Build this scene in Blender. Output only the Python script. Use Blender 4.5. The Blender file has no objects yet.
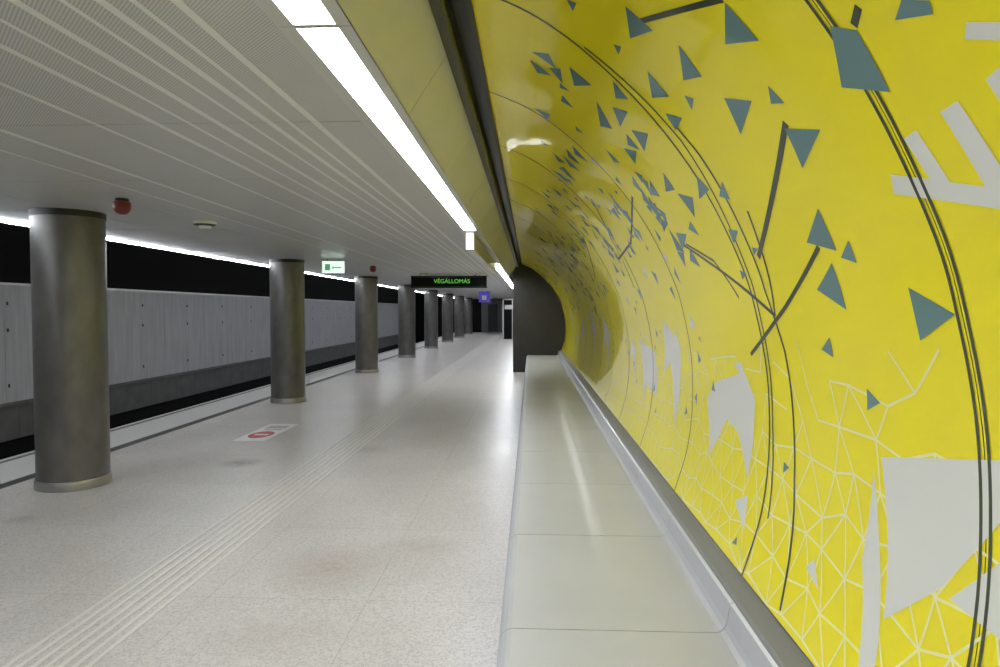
import bpy, bmesh, math, random
from mathutils import Vector, Matrix, Euler
from mathutils.geometry import tessellate_polygon
random.seed(11)
scene=bpy.context.scene
try:
    scene.view_settings.view_transform='Standard'
except Exception: pass

# ------------------------------------------------------------ helpers
def link(o,parent=None):
    scene.collection.objects.link(o)
    if parent: o.parent=parent
    return o
def mesh_obj(name,verts,faces,mat=None,parent=None,smooth=False,mats=None,fm=None):
    me=bpy.data.meshes.new(name); me.from_pydata([tuple(v) for v in verts],[],faces); me.update()
    o=bpy.data.objects.new(name,me)
    if mats:
        for m in mats: me.materials.append(m)
        if fm:
            for p,i in zip(me.polygons,fm): p.material_index=i
    elif mat: me.materials.append(mat)
    if smooth:
        for p in me.polygons: p.use_smooth=True
    return link(o,parent)
class MB:
    """accumulates boxes/quads into one mesh"""
    def __init__(s): s.v=[];s.f=[];s.m=[]
    def box(s,x0,x1,y0,y1,z0,z1,m=0):
        b=len(s.v)
        s.v+=[(x0,y0,z0),(x1,y0,z0),(x1,y1,z0),(x0,y1,z0),(x0,y0,z1),(x1,y0,z1),(x1,y1,z1),(x0,y1,z1)]
        s.f+=[(b,b+3,b+2,b+1),(b+4,b+5,b+6,b+7),(b,b+1,b+5,b+4),(b+1,b+2,b+6,b+5),(b+2,b+3,b+7,b+6),(b+3,b,b+4,b+7)]
        s.m+=[m]*6
    def quad(s,a,b,c,d,m=0):
        n=len(s.v); s.v+=[a,b,c,d]; s.f.append((n,n+1,n+2,n+3)); s.m.append(m)
    def ext(s,prof,y0,y1,m=0,closed=True):
        """extrude XZ profile along Y with caps"""
        b=len(s.v);n=len(prof)
        s.v+=[(p[0],y0,p[1]) for p in prof]+[(p[0],y1,p[1]) for p in prof]
        for i in range(n if closed else n-1):
            j=(i+1)%n
            s.f.append((b+i,b+j,b+n+j,b+n+i)); s.m.append(m)
        if closed:
            s.f.append(tuple(b+i for i in range(n))[::-1]); s.f.append(tuple(b+n+i for i in range(n))); s.m+=[m,m]
    def make(s,name,mats,parent=None,smooth=False,bevel=0):
        o=mesh_obj(name,s.v,s.f,mats=mats,fm=s.m,parent=parent,smooth=smooth)
        bm=bmesh.new(); bm.from_mesh(o.data); bmesh.ops.recalc_face_normals(bm,faces=bm.faces); bm.to_mesh(o.data); bm.free()
        if bevel:
            md=o.modifiers.new("b",'BEVEL'); md.width=bevel; md.segments=2; md.limit_method='ANGLE'
        return o

def mat(name,col,rough=.5,metal=0,coat=0,emit=None,es=0,spec=None):
    m=bpy.data.materials.new(name); m.use_nodes=True
    b=m.node_tree.nodes["Principled BSDF"]
    b.inputs["Base Color"].default_value=(*col,1); b.inputs["Roughness"].default_value=rough
    b.inputs["Metallic"].default_value=metal
    if coat: b.inputs["Coat Weight"].default_value=coat; b.inputs["Coat Roughness"].default_value=.03
    if emit: b.inputs["Emission Color"].default_value=(*emit,1); b.inputs["Emission Strength"].default_value=es
    if spec is not None: b.inputs["Specular IOR Level"].default_value=spec
    return m
def N(m,t,**kw):
    n=m.node_tree.nodes.new(t)
    for k,v in kw.items():
        if k in n.inputs: n.inputs[k].default_value=v
        else: setattr(n,k,v)
    return n
def LK(m,a,b): m.node_tree.links.new(a,b)
def BS(m): return m.node_tree.nodes["Principled BSDF"]
def noise_var(m,col,amt=.15,scale=5,detail=4,vec=None,fine=None):
    """multiply colour by noise"""
    tc=N(m,"ShaderNodeTexCoord"); nz=N(m,"ShaderNodeTexNoise"); nz.inputs["Scale"].default_value=scale; nz.inputs["Detail"].default_value=detail
    src=tc.outputs["Object"]
    if vec:
        mp=N(m,"ShaderNodeMapping"); mp.inputs["Scale"].default_value=vec; LK(m,src,mp.inputs[0]); src=mp.outputs[0]
    LK(m,src,nz.inputs["Vector"])
    rp=N(m,"ShaderNodeValToRGB")
    rp.color_ramp.elements[0].position=.3; rp.color_ramp.elements[1].position=.7
    rp.color_ramp.elements[0].color=(*[c*(1-amt) for c in col],1); rp.color_ramp.elements[1].color=(*[min(1,c*(1+amt)) for c in col],1)
    LK(m,nz.outputs["Fac"],rp.inputs[0]); LK(m,rp.outputs[0],BS(m).inputs["Base Color"])
    return rp

# ------------------------------------------------------------ materials
m_dark=mat("black_paint",(.006,.0055,.0055),.8,spec=.15)
m_portal=mat("black_portal_cladding",(.02,.018,.017),.5); noise_var(m_portal,(.02,.018,.017),.2,3)
m_trim=mat("dark_trim_metal",(.025,.025,.023),.4,.2)
m_light=mat("light_diffuser",(.9,.9,.9),.4,emit=(.94,.975,1.04),es=30)
m_led=mat("led_line",(.9,.9,.9),.4,emit=(.93,.975,1.05),es=64)
m_frame=mat("light_frame_aluminium",(.62,.62,.60),.35,.3)
m_beige=mat("beige_soffit_panel",(.62,.62,.60),.28); noise_var(m_beige,(.62,.62,.60),.04,2)
m_plain=mat("ceiling_plain_strip",(.82,.82,.81),.35,.0)
m_kerb=mat("grey_kick_strip",(.22,.22,.22),.6,.2); noise_var(m_kerb,(.22,.22,.22),.06,6,vec=(1,.2,8))
m_teal=mat("teal_print",(.12,.225,.225),.5,coat=1)
m_green=mat("dark_green_print",(.045,.06,.025),.5,coat=1)
m_white=mat("white_print",(.72,.72,.65),.5,coat=1)
m_pale=mat("pale_yellow_print",(.90,.87,.42),.5,coat=1)
m_rail=mat("steel_rail",(.3,.26,.22),.4,.9)
m_ballast=mat("track_bed_concrete",(.05,.048,.045),.9); noise_var(m_ballast,(.05,.048,.045),.4,8)
m_ring=mat("stainless_ring",(.36,.35,.34),.35,.8)
m_red=mat("red_plastic",(.16,.010,.012),.4)
m_signred=mat("red_sign_print",(.5,.05,.045),.4)
m_wpl=mat("white_plastic",(.75,.75,.73),.4)
m_green_led=mat("green_led",(.0,.1,.0),.5,emit=(.2,.75,.10),es=.75)
m_exit=mat("exit_sign_lit",(.7,.8,.7),.4,emit=(.8,1,.85),es=.9)
m_exitg=mat("exit_sign_green",(.15,.42,.25),.4,emit=(.10,.4,.2),es=.4)
m_bord=mat("display_border_green",(.02,.10,.04),.5)
m_blue=mat("blue_lit_sign",(.06,.05,.25),.4,emit=(.12,.10,.7),es=.35)

# yellow glass
m_yel=mat("yellow_back_painted_glass",(.88,.755,.0),.5,coat=.85,spec=.15)
rp=noise_var(m_yel,(.88,.765,.0),.03,.7,2)
for mm_ in (m_teal,m_green,m_white,m_pale):
    BS(mm_).inputs["Specular IOR Level"].default_value=.15; BS(mm_).inputs["Coat Weight"].default_value=.85

# column
m_col=mat("column_metal_paint",(.15,.145,.135),.36,.5); noise_var(m_col,(.15,.145,.136),.18,6,14,vec=(1,1,.6))

# floor
m_floor=mat("terrazzo_floor",(.5,.48,.45),.33)
def floor_nodes(m):
    nt=m.node_tree; tc=N(m,"ShaderNodeTexCoord")
    big=N(m,"ShaderNodeTexNoise"); big.inputs["Scale"].default_value=1.1; big.inputs["Detail"].default_value=5; LK(m,tc.outputs["Object"],big.inputs["Vector"])
    r1=N(m,"ShaderNodeValToRGB"); r1.color_ramp.elements[0].position=.3; r1.color_ramp.elements[1].position=.7
    r1.color_ramp.elements[0].color=(.505,.480,.452,1); r1.color_ramp.elements[1].color=(.595,.570,.542,1)
    LK(m,big.outputs["Fac"],r1.inputs[0])
    vo=N(m,"ShaderNodeTexVoronoi"); vo.inputs["Scale"].default_value=105; LK(m,tc.outputs["Object"],vo.inputs["Vector"])
    sp=N(m,"ShaderNodeSeparateColor"); LK(m,vo.outputs["Color"],sp.inputs[0])
    r2=N(m,"ShaderNodeValToRGB"); r2.color_ramp.elements[0].color=(.78,.775,.77,1); r2.color_ramp.elements[1].color=(1.08,1.075,1.07,1)
    r2.color_ramp.elements[0].position=.0; r2.color_ramp.elements[1].position=.65
    LK(m,sp.outputs[0],r2.inputs[0])
    mx=N(m,"ShaderNodeMix",data_type='RGBA',blend_type='MULTIPLY'); mx.inputs[0].default_value=1
    LK(m,r1.outputs[0],mx.inputs[6]); LK(m,r2.outputs[0],mx.inputs[7])
    br=N(m,"ShaderNodeTexBrick",offset=.0); br.inputs["Scale"].default_value=1; br.inputs["Brick Width"].default_value=.9; br.inputs["Row Height"].default_value=1.2
    br.inputs["Mortar Size"].default_value=.004; br.inputs["Mortar Smooth"].default_value=.2
    br.inputs["Color1"].default_value=(1,1,1,1); br.inputs["Color2"].default_value=(.95,.95,.95,1); br.inputs["Mortar"].default_value=(.80,.79,.77,1)
    LK(m,tc.outputs["Object"],br.inputs["Vector"])
    m2=N(m,"ShaderNodeMix",data_type='RGBA',blend_type='MULTIPLY'); m2.inputs[0].default_value=1
    LK(m,mx.outputs[2],m2.inputs[6]); LK(m,br.outputs["Color"],m2.inputs[7])
    cur=m2.outputs[2]
    # worn, dirty spots on the terrazzo
    for (x,y,rx,ry,col,s) in [(-3.05,6.85,.25,.25,(.2,.17,.15,1),.8),(-1.25,4.05,.40,.45,(.34,.26,.22,1),.5),(-.75,4.45,.35,.25,(.36,.31,.28,1),.45),(-1.9,7.6,.3,.25,(.34,.30,.28,1),.6),(-3.9,4.9,.15,.12,(.2,.18,.16,1),.5),(-1.3,3.2,.5,.3,(.38,.32,.29,1),.3)]:
        mp=N(m,"ShaderNodeMapping",vector_type='TEXTURE'); mp.inputs["Location"].default_value=(x,y,0); mp.inputs["Scale"].default_value=(rx,ry,10)
        LK(m,tc.outputs["Object"],mp.inputs[0])
        gd=N(m,"ShaderNodeTexGradient",gradient_type='SPHERICAL'); LK(m,mp.outputs[0],gd.inputs[0])
        nz=N(m,"ShaderNodeTexNoise"); nz.inputs["Scale"].default_value=14; nz.inputs["Detail"].default_value=4; LK(m,tc.outputs["Object"],nz.inputs["Vector"])
        ml=N(m,"ShaderNodeMath",operation='MULTIPLY'); LK(m,gd.outputs[0],ml.inputs[0]); LK(m,nz.outputs["Fac"],ml.inputs[1])
        m3=N(m,"ShaderNodeMath",operation='MULTIPLY',use_clamp=True); LK(m,ml.outputs[0],m3.inputs[0]); m3.inputs[1].default_value=2.2*s
        mm=N(m,"ShaderNodeMix",data_type='RGBA'); LK(m,m3.outputs[0],mm.inputs[0]); LK(m,cur,mm.inputs[6]); mm.inputs[7].default_value=col; cur=mm.outputs[2]
    LK(m,cur,BS(m).inputs["Base Color"])
    rr=N(m,"ShaderNodeMapRange"); rr.inputs[3].default_value=.26; rr.inputs[4].default_value=.46; LK(m,big.outputs["Fac"],rr.inputs[0]); LK(m,rr.outputs[0],BS(m).inputs["Roughness"])
floor_nodes(m_floor)
m_edge=mat("light_granite_edge",(.60,.59,.57),.4); noise_var(m_edge,(.60,.59,.57),.08,60)
m_dstrip=mat("dark_granite_strip",(.06,.058,.055),.4); noise_var(m_dstrip,(.06,.058,.055),.3,60)
m_tact=mat("tactile_rib",(.66,.64,.615),.4)

# perforated ceiling
m_perf=mat("perforated_ceiling_metal",(.6,.6,.6),.35,.1)
def perf_nodes(m):
    tc=N(m,"ShaderNodeTexCoord"); sx=N(m,"ShaderNodeSeparateXYZ"); LK(m,tc.outputs["Object"],sx.inputs[0])
    def sn(o):
        a=N(m,"ShaderNodeMath",operation='MULTIPLY'); LK(m,o,a.inputs[0]); a.inputs[1].default_value=2*math.pi/.016
        b=N(m,"ShaderNodeMath",operation='SINE'); LK(m,a.outputs[0],b.inputs[0]); return b.outputs[0]
    ml=N(m,"ShaderNodeMath",operation='MULTIPLY'); LK(m,sn(sx.outputs[0]),ml.inputs[0]); LK(m,sn(sx.outputs[1]),ml.inputs[1])
    rp=N(m,"ShaderNodeValToRGB"); rp.color_ramp.elements[0].position=.1; rp.color_ramp.elements[1].position=.45
    rp.color_ramp.elements[0].color=(.64,.64,.645,1); rp.color_ramp.elements[1].color=(.33,.33,.33,1)
    LK(m,ml.outputs[0],rp.inputs[0]); LK(m,rp.outputs[0],BS(m).inputs["Base Color"])
perf_nodes(m_perf)

# bench
m_bench=mat("bench_solid_surface",(.45,.455,.475),.32); noise_var(m_bench,(.45,.455,.475),.03,3)
m_twall=mat("trackside_wall_panel",(.42,.43,.45),.55); 
rp=noise_var(m_twall,(.43,.44,.46),.12,2.2,6,vec=(1,4,.5))
m_skirt=mat("trackside_cable_duct",(.13,.13,.13),.6); noise_var(m_skirt,(.11,.11,.11),.15,4)

Y0,Y1=-5.0,50.0
# ------------------------------------------------------------ floor / platform
f=MB(); f.box(-4.76,1.6,Y0,Y1,-.2,0,0); f.box(-4.90,-4.76,Y0,Y1,-.2,0,1); f.box(-5.70,-4.90,Y0,Y1,-.2,0,2)
f.box(-5.68,-5.60,Y0,Y1,-1.1,-.2,3)
f.box(-9.2,-5.70,Y0,Y1,-1.3,-1.1,3)
floor=f.make("floor",[m_floor,m_dstrip,m_edge,m_ballast])
t=MB()
for i in range(7):
    x=-2.37+i*.062
    t.box(x,x+.024,Y0,49,0,.004)
t.make("tactile_ribs",[m_tact],parent=floor)
t=MB()
y=Y0
while y<Y1-1:
    t.box(-5.62,-5.56,y,y+1.19,0,.003); y+=1.2
t.make("edge_line",[m_dstrip],parent=floor)
for x in (-8.15,-6.72):
    r=MB()
    r.ext([(x-.07,-1.1),(x+.07,-1.1),(x+.07,-1.085),(x+.012,-1.06),(x+.012,-.99),(x+.036,-.975),(x+.036,-.94),(x-.036,-.94),(x-.036,-.975),(x-.012,-.99),(x-.012,-1.06),(x-.07,-1.085)],Y0,Y1)
    r.make("rail_track",[m_rail])

# floor sticker
st=MB(); st.box(-3.68,-3.28,8.0,9.25,0,.002,0)
n=24
for (cx,cy,cr_) in [(-3.48,8.42,.15)]:
    b=len(st.v); st.v+=[(cx+cr_*math.cos(a*2*math.pi/n),cy+cr_*1.6*math.sin(a*2*math.pi/n),.0032) for a in range(n)]
    st.f.append(tuple(range(b,b+n))); st.m.append(1)
    st.box(cx-.09,cx+.09,cy-.04,cy+.04,.0025,.0042,0)
st.box(-3.60,-3.36,8.80,8.84,.002,.0032,1); st.box(-3.62,-3.34,8.92,8.95,.002,.0032,2);st.box(-3.62,-3.34,9.03,9.06,.002,.0032,2)
st.make("floor_sticker",[m_wpl,m_signred,m_trim])

# ------------------------------------------------------------ ceiling
c=MB()
lights=[-1.03,-1.155,-1.25,-1.36,-1.50,-1.64,-1.80,-2.10,-2.64,-2.97]
bounds=[-5.235,-4.1,-3.3]
for i,lx in enumerate(sorted(lights)):
    hw=.016 if i%2 else .010
    bounds+= [lx-hw,lx+hw]
bounds+=[-.80]
bounds=sorted(bounds)
YY=[Y0]; y=-4.94
while y<Y1: YY.append(y); y+=1.35
YY.append(Y1)
for i in range(len(bounds)-1):
    a,b=bounds[i],bounds[i+1]
    w=b-a; m=1 if w<.034 else 0
    if a<-2.99: m=2
    g=.003 if w>.2 else 0
    for j in range(len(YY)-1):
        c.box(a+g,b-g,YY[j]+.004,YY[j+1]-.004,2.5,2.512,m)
c.box(-5.22,-.78,Y0,Y1,2.52,2.6,4)
m_flat=mat("ceiling_smooth_panel",(.57,.57,.575),.3,.1)
c.make("ceiling",[m_perf,m_plain,m_flat,m_frame,m_dark])
c=MB(); c.box(-9.3,-5.30,Y0,Y1,3.4,3.5,0); c.box(-5.30,-5.285,Y0,Y1,2.52,3.45,0); c.box(-5.285,-5.238,Y0,Y1,2.502,2.54,0)
c.make("ceiling_track",[m_dark])

# LED line at the ceiling edge
led=MB()
y=Y0
while y<Y1-.5:
    led.box(-5.275,-5.245,y,min(y+2.98,Y1),2.485,2.50,0); y+=3.0
led.make("edge_led_light_line",[m_led])

# right light troughs
def light_strip(y0,y1):
    h=MB()
    h.box(-.80,-.745,y0,y1,2.495,2.62,0); h.box(-.61,-.565,y0,y1,2.495,2.62,0); h.box(-.80,-.565,y0,y1,2.62,2.64,0)
    h.box(-.80,-.565,y0-.012,y0,2.495,2.64,0); h.box(-.80,-.565,y1,y1+.012,2.495,2.64,0)
    o=h.make("ceiling_light_strip",[m_frame])
    d=MB(); d.box(-.745,-.61,y0+.01,y1-.01,2.505,2.52,0); d.make("diffuser",[m_light],parent=o)
j=[-4.9,-3.22,-.56,2.10,4.76,7.45]
for a,b in zip(j[:-1],j[1:]): light_strip(a+.014,b-.014)
j=[12.6+2.66*k for k in range(13)]
for a,b in zip(j[:-1],j[1:]): light_strip(a+.014,b-.014)
s=MB(); s.box(-.80,-.565,7.47,12.58,2.495,2.64,0); s.box(-.80,-.565,j[-1]+.02,Y1,2.495,2.64,0)
s.make("trim_1",[m_beige])

# hanging longitudinal sign beneath the gap in the light line
hs=MB(); hs.box(-.725,-.655,7.55,12.4,2.31,2.485,0); hs.box(-.735,-.645,7.53,7.55,2.295,2.494,1); hs.box(-.735,-.645,7.55,12.4,2.295,2.31,1)
hs.make("hanging_direction_sign",[m_beige,m_wpl,m_trim])

# slanted soffit between the light and the glass wall
s=MB(); y=Y0
ysl=[Y0]+[3.06+1.35*k for k in range(-5,11)]+[17.4]
for a,b in zip(ysl[:-1],ysl[1:]):
    s.ext([(-.560,2.495),(-.385,2.765),(-.385,2.80),(-.560,2.56)],a+.003,b-.003,0)
s.ext([(-.565,2.52),(-.38,2.80),(-.38,2.84),(-.565,2.6)],Y0,17.4,1)
s.make("trim_2",[m_beige,m_dark])
s=MB()
s.ext([(-.385,2.76),(-.335,2.735),(-.325,2.75),(-.325,2.90),(-.385,2.90)],Y0,17.4,0)
s.ext([(-.325,2.86),(-.24,2.86),(-.24,2.90),(-.325,2.90)],Y0,17.4,0)
s.ext([(-.255,2.80),(-.235,2.805),(-.235,2.90),(-.255,2.90)],Y0,17.4,0)
s.make("trim_3",[m_trim])

# ------------------------------------------------------------ curved glass wall
prof=[(.80,.60),(.86,.80),(.887,.97),(.895,1.15),(.884,1.36),(.845,1.57),(.785,1.77),(.64,2.06),(.45,2.32),(.22,2.55),(.0,2.71),(-.235,2.815)]
def catmull(P,n=6):
    out=[];Q=[P[0]]+P+[P[-1]]
    for i in range(1,len(Q)-2):
        a,b,c_,d=[Vector(q) for q in Q[i-1:i+3]]
        for k in range(n):
            t=k/n
            out.append(0.5*((2*b)+(c_-a)*t+(2*a-5*b+4*c_-d)*t*t+(3*b-a-3*c_+d)*t**3))
    out.append(Vector(P[-1])); return out
PR=catmull(prof); LL=[0]
for i in range(1,len(PR)): LL.append(LL[-1]+(PR[i]-PR[i-1]).length)
SMAX=LL[-1]
def vnorm(i):
    a=PR[max(0,i-1)];b=PR[min(len(PR)-1,i+1)];t=(b-a).normalized(); return Vector((-t.y,t.x))
def surf(y,s,off=0):
    s=max(0,min(SMAX-1e-5,s))
    for i in range(len(LL)-1):
        if s<=LL[i+1]: break
    u=(s-LL[i])/(LL[i+1]-LL[i]); p=PR[i].lerp(PR[i+1],u); n=vnorm(i).lerp(vnorm(i+1),u).normalized()
    p=p+n*off
    return Vector((p.x,y,p.y))
JY=[1.34+1.19*k for k in range(-5,14)]
YB=[Y0]+[v for v in JY if v<17.2]+[17.4]
v=[];fc=[]
for a,b in zip(YB[:-1],YB[1:]):
    base=len(v)
    for yy in (a+.0015,b-.0015):
        for p in PR: v.append((p.x,yy,p.y))
    n=len(PR)
    for i in range(n-1): fc.append((base+i,base+n+i,base+n+i+1,base+i+1))
wall=mesh_obj("wall_right",v,fc,m_yel,smooth=True)
# dark backing behind the glass
v=[];fc=[];n=len(PR)
for yy in (Y0,17.4):
    for i,p in enumerate(PR):
        q=p-vnorm(i)*.03; v.append((q.x,yy,q.y))
for i in range(n-1): fc.append((i,n+i,n+i+1,i+1))
mesh_obj("wall_backing",v,fc,m_trim,parent=wall,smooth=True)

class Decal:
    def __init__(s,off): s.v=[];s.f=[];s.off=off
    def tri(s,A,B,C):
        e=max((A-B).length,(B-C).length,(C-A).length); n=max(1,min(24,int(math.ceil(e/.05))))
        b=len(s.v);idx={}
        for i in range(n+1):
            for j in range(n+1-i):
                p=A+(B-A)*(i/n)+(C-A)*(j/n); idx[i,j]=len(s.v); s.v.append(surf(p.x,p.y,s.off))
        for i in range(n):
            for j in range(n-i):
                s.f.append((idx[i,j],idx[i+1,j],idx[i,j+1]))
                if i+j<n-1: s.f.append((idx[i+1,j],idx[i+1,j+1],idx[i,j+1]))
    def poly(s,pts):
        P=[Vector((a,b)) for a,b in pts]
        for t in tessellate_polygon([[Vector((p.x,p.y,0)) for p in P]]): s.tri(P[t[0]],P[t[1]],P[t[2]])
    def strip(s,pts,w):
        P=[Vector(p) for p in pts]; Q=[P[0]]
        for a,b in zip(P[:-1],P[1:]):
            k=max(1,int((b-a).length/.04))
            for i in range(1,k+1): Q.append(a.lerp(b,i/k))
        b0=len(s.v)
        for i,p in enumerate(Q):
            t=(Q[min(i+1,len(Q)-1)]-Q[max(i-1,0)]).normalized(); nn=Vector((-t.y,t.x))*w/2
            for q in (p-nn,p+nn): s.v.append(surf(q.x,q.y,s.off))
        for i in range(len(Q)-1):
            k=b0+2*i; s.f.append((k,k+2,k+3,k+1))
    def make(s,name,m):
        o=mesh_obj(name,s.v,s.f,m,parent=wall,smooth=True)
        return o
D36=lambda st:[[(int(g[i:i+2],36)/100,int(g[i+2:i+4],36)/100) for i in range(0,len(g),4)] for g in st.split("_")]
near="160,184 159,172 173,178|194,189 196,178 208,182|193,169 180,163 198,158|168,163 166,157 172,159|173,152 158,147 175,141|134,163 128,159 129,146 142,152|114,158 109,155 110,153 118,156|177,130 177,118 192,122|182,115 181,102 196,108|169,120 169,114 176,116|150,107 136,101 150,95|195,94 195,88 202,90|178,81 172,78 179,75|238,48 233,47 238,44|201,209 200,198 216,204|229,209 226,206 233,206|278,225 278,213 294,221|295,235 287,229 302,227"
teal_small="696e676a6e6b_695e6a536n58_745p775g7h5l_815t8f5h8q5n_7s5l7i5e845e_7v597h52814z_8n588a528q4z_6n516d4v6q4u_5z4z5v4w624u_6g466i3z6q42_704d6w467c45_8y3y8i3v913p_6y3q6p3o6z3k_7y4n7y4e8c4g_8n4p8p4g924k_9c4892449j41_6j3h6e3g6k3e_753a6z387636"
whites="4t1s3l213l1q43154m0p4o13_40143l1i3k13_4x1o4t174k0e4q0a500z_9i1l911v7s247h1u7l0x831d8j1g8y12970u_2x452r422t402z43_f526de20d616eg18ei0o_86267u287u20_7v0l7i0r7d0e_5u0l5q0p5j0i"
arcs="6o4z6l4i6l3u6m316g2g6e1s6c18670m6103"
dt=Decal(.0016)
for g in near.split("|"): dt.poly([(int(p.split(",")[0])/100,int(p.split(",")[1])/100) for p in g.split()])
for g in D36(teal_small): dt.poly(g)
dt.poly([(2.69,.10),(2.67,.07),(2.72,.06)]); dt.poly([(3.86,.47),(3.82,.43),(3.88,.41)])
dw=Decal(.0010)
def rtri(y,s,r,D=None):
    a=random.random()*6.28; pts=[]
    for k in range(3):
        rr=r*random.uniform(.7,1.25); pts.append((y+rr*math.cos(a),s+rr*math.sin(a))); a+=2.09+random.uniform(-.35,.35)
    (D or dt).poly(pts)
for k in range(190):
    y=random.uniform(2.8,9.5); s=random.triangular(1.0,2.45,1.8); rtri(y,s,random.uniform(.03,.085))
for k in range(60):
    y=random.uniform(8.5,16.8); s=random.uniform(1.0,2.3); rtri(y,s,random.uniform(.05,.13))
for k in range(26):
    rtri(random.uniform(3.2,9),random.uniform(.3,1.1),random.uniform(.02,.045))
for k in range(40):
    rtri(random.uniform(-4.8,.95),random.uniform(.5,2.4),random.uniform(.03,.11))
for k in range(40):
    rtri(random.uniform(3.5,15),random.uniform(.6,2.2),random.uniform(.03,.07),dw)
dt.make("teal_triangles",m_teal)
dg=Decal(.0012)
for g in D36(arcs): dg.strip([(y,min(SMAX,s)) for y,s in g],.014)
for pts,w in [([(1.71,1.53),(2.33,1.21)],.022),([(1.86,1.20),(2.23,1.03),(2.69,.84)],.016),([(3.22,1.36),(2.34,1.0)],.016),([(2.02,2.03),(1.60,1.85)],.018),([(1.24,1.62),(1.28,1.60)],.018),
    ([(3.15,1.35),(2.85,1.24),(2.69,1.07)],.012),([(2.24,1.37),(2.34,1.0)],.014),([(3.6,1.7),(4.4,1.5),(5.2,1.45)],.016),([(4.6,1.9),(5.0,1.6),(5.1,1.2)],.016),([(6.2,1.8),(7.3,1.4)],.018),([(.7,1.2),(.2,.9),(-.4,1.5)],.02),([(-1.5,1.8),(-1.9,.9)],.02)]:
    dg.strip(pts,w)
for i,y in enumerate(JY):
    if y<Y0+.1 or y>17.2: continue
    if i==5:
        for d in (-.014,.014): dg.strip([(y+d,0.001),(y+d,SMAX-.002)],.010)
    else:
        dg.strip([(y,0.001),(y,SMAX-.002)],.014)
dg.strip([(2.46,.25),(2.50,.6),(2.49,1.2),(2.44,1.7),(2.5,2.2)],.012)
dg.make("branch_lines",m_green)
for g in D36(whites): dw.poly(g)
for g in ([(1.41,1.315),(1.02,1.19),(1.02,1.155),(1.43,1.275)],[(1.32,1.37),(1.275,1.375),(1.25,1.262),(1.30,1.28)],[(1.195,1.385),(1.145,1.39),(1.11,1.215),(1.17,1.23)],[(1.07,1.40),(1.02,1.41),(.98,1.17),(1.04,1.19)]): dw.poly(g)
for k in range(7):
    y=3.9+k*1.75+random.uniform(-.3,.3); s=random.uniform(.55,.95); q=random.uniform(.6,1.2)
    dw.poly([(y,s),(y+.35*q,s+.14*q),(y+.5*q,s-.2*q),(y+.3*q,s-.1*q),(y+.12*q,s-.45*q)])
dw.make("white_shapes",m_white)
dp=Decal(.0007)
gx={}
ny,ns=100,8
for i in range(ny):
    for k in range(ns):
        gx[i,k]=(-1.0+i*.15+random.uniform(-.04,.04)+(.075 if k%2 else 0),max(.005,.02+k*.13+random.uniform(-.03,.03)))
for i in range(ny-1):
    for k in range(ns-1):
        pr=.97 if k<4 else .95-(k-3)*.22
        qs=[(i+1,k),(i,k+1)]
        qs.append((i+1,k+1) if k%2 else (i-1,k+1))
        for q in qs:
            if q in gx and random.random()<pr: dp.strip([gx[i,k],gx[q]],.0068)
dp.make("pale_mesh_lines",m_pale)

# steel strip between bench and glass
kb=MB(); kb.ext([(.725,.565),(.735,.575),(.80,.592),(.86,.592),(.86,.50),(.725,.50)],Y0,17.4)
kb.make("trim_4",[m_kerb])
bw=MB(); bw.box(1.05,1.6,Y0,17.4,0,3.2); bw.box(-.6,1.6,Y0,17.4,3.2,3.4); bw.box(.75,1.05,Y0,17.4,0,.5)
bw.make("wall_structure_right",[m_dark])

# ------------------------------------------------------------ bench
bn=MB()
bj=[Y0]+[2.38+1.02*k for k in range(-6,15)]+[17.38]
bprof=[(-.06,.0),(-.108,.02),(-.116,.38),(-.115,.40),(-.110,.418),(-.100,.433),(-.086,.444),(-.068,.45)]
bprof+=[(.655,.45),(.675,.453),(.69,.465),(.70,.485),(.712,.555),(.722,.562),(.745,.562),(.745,0)]
for a,b in zip(bj[:-1],bj[1:]):
    if b-a>.05: bn.ext(bprof,a+.0022,b-.0022)
bench=bn.make("bench",[m_bench])
core=MB(); core.box(-.06,.735,Y0,17.37,.02,.435); core.make("joint_core",[m_dark],parent=bench)

# ------------------------------------------------------------ portal and end
p=MB(); p.box(-.47,1.6,17.4,19.2,0,3.0); p.box(-.44,1.6,19.2,Y1,0,3.0)
p.make("wall_portal",[m_portal])
m_end=mat("end_wall_grey",(.12,.12,.12),.6)
e=MB(); e.box(-5.7,1.6,Y1,Y1+.3,-.2,3.4,0); e.box(-9.3,-5.7,Y1,Y1+.3,-1.3,3.4,0)
e.box(-3.7,-1.4,Y1-.25,Y1,0,2.45,1)
e.box(-2.15,-1.75,Y1-.3,Y1-.25,.1,2.1,2)
e.box(-3.2,-2.5,Y1-.3,Y1-.25,.1,2.1,3)
e.make("wall_end",[m_dark,m_end,m_frame,m_portal])
dr=MB(); dr.box(-1.62,-1.55,38,38.08,0,2.3,0); dr.box(-.52,-.45,38,38.08,0,2.3,0); dr.box(-1.62,-.45,38,38.08,2.23,2.3,0); dr.box(-1.55,-.52,38.02,38.05,0,2.23,1); dr.box(-1.08,-1.04,37.98,38.1,0,2.23,0); dr.box(-1.5,-.55,37.99,38.0,1.7,1.95,0)
dr.make("door_1",[m_frame,m_dark])
bk=MB(); bk.box(-9.3,1.6,Y0-.3,Y0,-1.3,3.4)
bk.make("wall_back",[mat("grey_back_wall",(.3,.3,.29),.6)])

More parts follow.
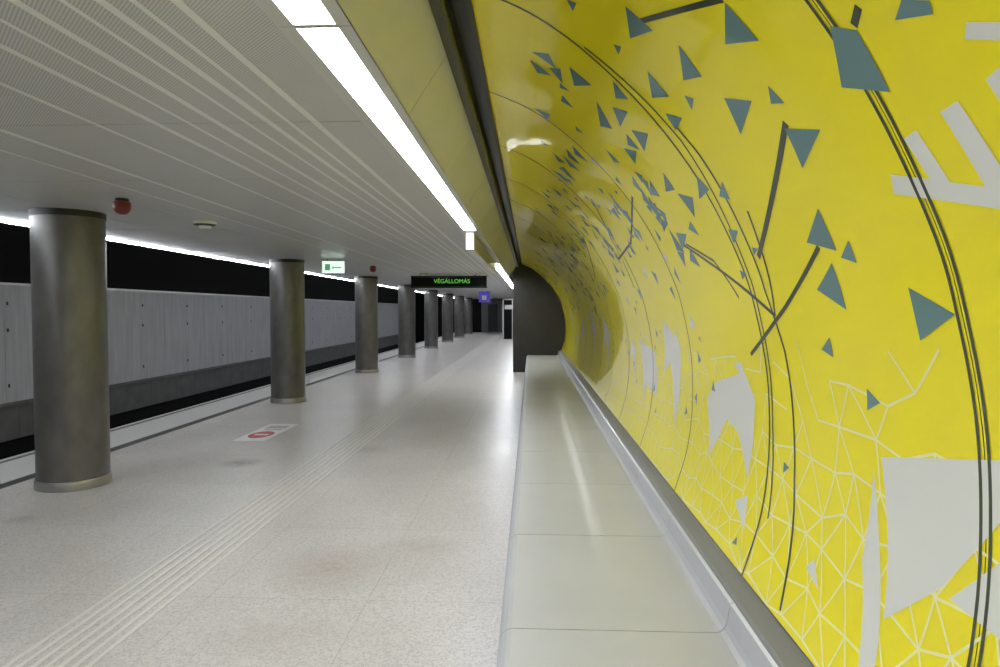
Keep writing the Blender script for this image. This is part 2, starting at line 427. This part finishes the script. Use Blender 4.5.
# ------------------------------------------------------------ trackside wall
tw=MB()
y=Y0; 
while y<Y1-.1:
    y2=min(y+1.0,Y1)
    tw.box(-9.06,-9.0,y+.004,y2-.004,.0,2.05,0)
    if int(round((y-Y0)/1.0))%2==0:
        for z in (.28,1.24,1.70):
            tw.box(-9.0,-8.99,y+.05,y+.085,z,z+.06,3)
    y+=1.0
tw.box(-9.3,-9.07,Y0,Y1,-1.3,3.4,1)
tw.box(-9.06,-9.02,Y0,Y1,2.05,2.09,4)
tw.make("wall_left",[m_twall,m_dark,m_skirt,m_trim,m_frame])
sk=MB()
y=Y0
while y<Y1-.1:
    sk.box(-9.06,-8.78,y+.004,min(y+2,Y1)-.004,-.58,-.02,0); sk.box(-9.06,-8.74,y+.002,min(y+2,Y1)-.002,-.02,.02,0); y+=2
sk.box(-9.05,-8.85,Y0,Y1,-1.1,-.58,1)
sk.make("baseboard_left",[m_skirt,m_dark])

# ------------------------------------------------------------ columns
def revolve(name,cx,cy,pr,mats,mi,seg=64,parent=None):
    v=[];f=[];fm=[]
    for r,z in pr:
        for k in range(seg):
            a=2*math.pi*k/seg; v.append((r*math.cos(a),r*math.sin(a),z))
    for i in range(len(pr)-1):
        for k in range(seg):
            k2=(k+1)%seg; f.append((i*seg+k,i*seg+k2,(i+1)*seg+k2,(i+1)*seg+k)); fm.append(mi[i])
    o=mesh_obj(name,v,f,mats=mats,fm=fm,smooth=True,parent=parent); o.location=(cx,cy,0)
    for ed in o.data.edges:
        a,b=ed.vertices
        if a//seg==b//seg:
            i=a//seg
            if 0<i<len(pr)-1:
                d1=Vector((pr[i][0]-pr[i-1][0],pr[i][1]-pr[i-1][1])).normalized(); d2=Vector((pr[i+1][0]-pr[i][0],pr[i+1][1]-pr[i][1])).normalized()
                if d1.dot(d2)<.8: ed.use_edge_sharp=True
    return o
cprof=[(.0,0),(.306,0),(.306,.075),(.302,.082),(.296,.084),(.293,.085),(.293,1.25),(.293,2.44),(.300,2.442),(.300,2.497),(.0,2.497)]
cmi=[2,1,1,1,1,0,0,2,2,2]
for k in range(9):
    cy=5.93+5.65*k
    revolve("column",-4.22 if k==0 else -4.29,cy,cprof,[m_col,m_ring,m_trim],cmi)

# ------------------------------------------------------------ ceiling-mounted devices
def siren(x,y):
    revolve("fire_alarm_siren",x,y,[(0,2.498),(.05,2.498),(.052,2.475),(.062,2.47),(.066,2.44),(.062,2.415),(.050,2.39),(.03,2.375),(.0,2.37)],[m_red,m_trim],[1,1,0,0,0,0,0,0],seg=32)
siren(-3.27,5.22); siren(-3.15,13.2); siren(-3.15,21)
def speaker(x,y):
    revolve("smoke_detector",x,y,[(0,2.498),(.11,2.498),(.11,2.47),(.095,2.46),(.06,2.455),(.055,2.43),(.02,2.425),(0,2.425)],[m_wpl,m_trim],[0,0,1,1,0,0,0],seg=32)
speaker(-3.28,6.6); speaker(-2.5,15.5); speaker(-3.28,19)

# exit sign
ex=MB(); ex.box(-3.60,-3.22,11.38,11.42,2.25,2.46,0); ex.box(-3.61,-3.21,11.37,11.43,2.46,2.47,2); ex.box(-3.61,-3.21,11.37,11.43,2.24,2.25,2)
ex.box(-3.52,-3.51,11.395,11.405,2.47,2.498,2); ex.box(-3.31,-3.30,11.395,11.405,2.47,2.498,2)
ex.box(-3.55,-3.46,11.372,11.38,2.30,2.41,1)
ex.quad((-3.40,11.375,2.34),(-3.27,11.375,2.34),(-3.27,11.375,2.36),(-3.40,11.375,2.36),1)
n=len(ex.v); ex.v+=[(-3.40,11.374,2.39),(-3.40,11.374,2.31),(-3.43,11.374,2.35)]; ex.f.append((n,n+1,n+2)); ex.m.append(1)
ex.make("exit_sign",[m_exit,m_exitg,m_trim])

# platform display board
db=MB(); db.box(-2.98,-1.10,16.5,16.62,2.19,2.46,0); db.box(-3.0,-1.08,16.49,16.63,2.17,2.19,1); db.box(-3.0,-1.08,16.49,16.63,2.46,2.475,1)
for x in (-2.7,-1.4): db.box(x,x+.03,16.54,16.57,2.475,2.5,1)
dbo=db.make("hanging_departure_sign",[m_dark,m_trim])
tx=bpy.data.curves.new("display_text",'FONT'); tx.body="VÉGÁLLOMÁS"; tx.size=.145; tx.align_x='CENTER'; tx.align_y='CENTER'; tx.extrude=.002
to=link(bpy.data.objects.new("display_text",tx),dbo); tx.materials.append(m_green_led); to.location=(-1.96,16.485,2.335); to.rotation_euler=(math.pi/2,0,0)
fr=MB()
for a,b,c1,d in [(-2.94,-1.14,2.20,2.206),(-2.94,-1.14,2.435,2.441)]: fr.box(a,b,16.488,16.49,c1,d)
fr.make("display_border",[m_bord],parent=dbo)

bs=MB(); bs.box(-2.35,-1.85,30,30.12,2.0,2.45,0); bs.box(-2.37,-1.83,29.99,30.13,2.45,2.47,1); bs.box(-2.25,-2.23,30.05,30.07,2.47,2.499,1); bs.box(-1.97,-1.95,30.05,30.07,2.47,2.499,1)
bs.box(-2.2,-2.0,29.985,30,2.1,2.3,2)
bs.make("blue_information_sign",[m_blue,m_trim,m_wpl])

# ------------------------------------------------------------ world + camera
w=bpy.data.worlds.new("w"); scene.world=w; w.use_nodes=True
w.node_tree.nodes["Background"].inputs[0].default_value=(.9,.95,1,1); w.node_tree.nodes["Background"].inputs[1].default_value=.05
cd=bpy.data.cameras.new("camera"); cam=link(bpy.data.objects.new("camera",cd)); scene.camera=cam
cd.lens=24; cd.sensor_width=36; cd.clip_start=.02; cd.clip_end=300
cam.location=(0,0,1.6); cam.rotation_euler=Euler((math.radians(90-1.93),0,math.radians(2.66)))
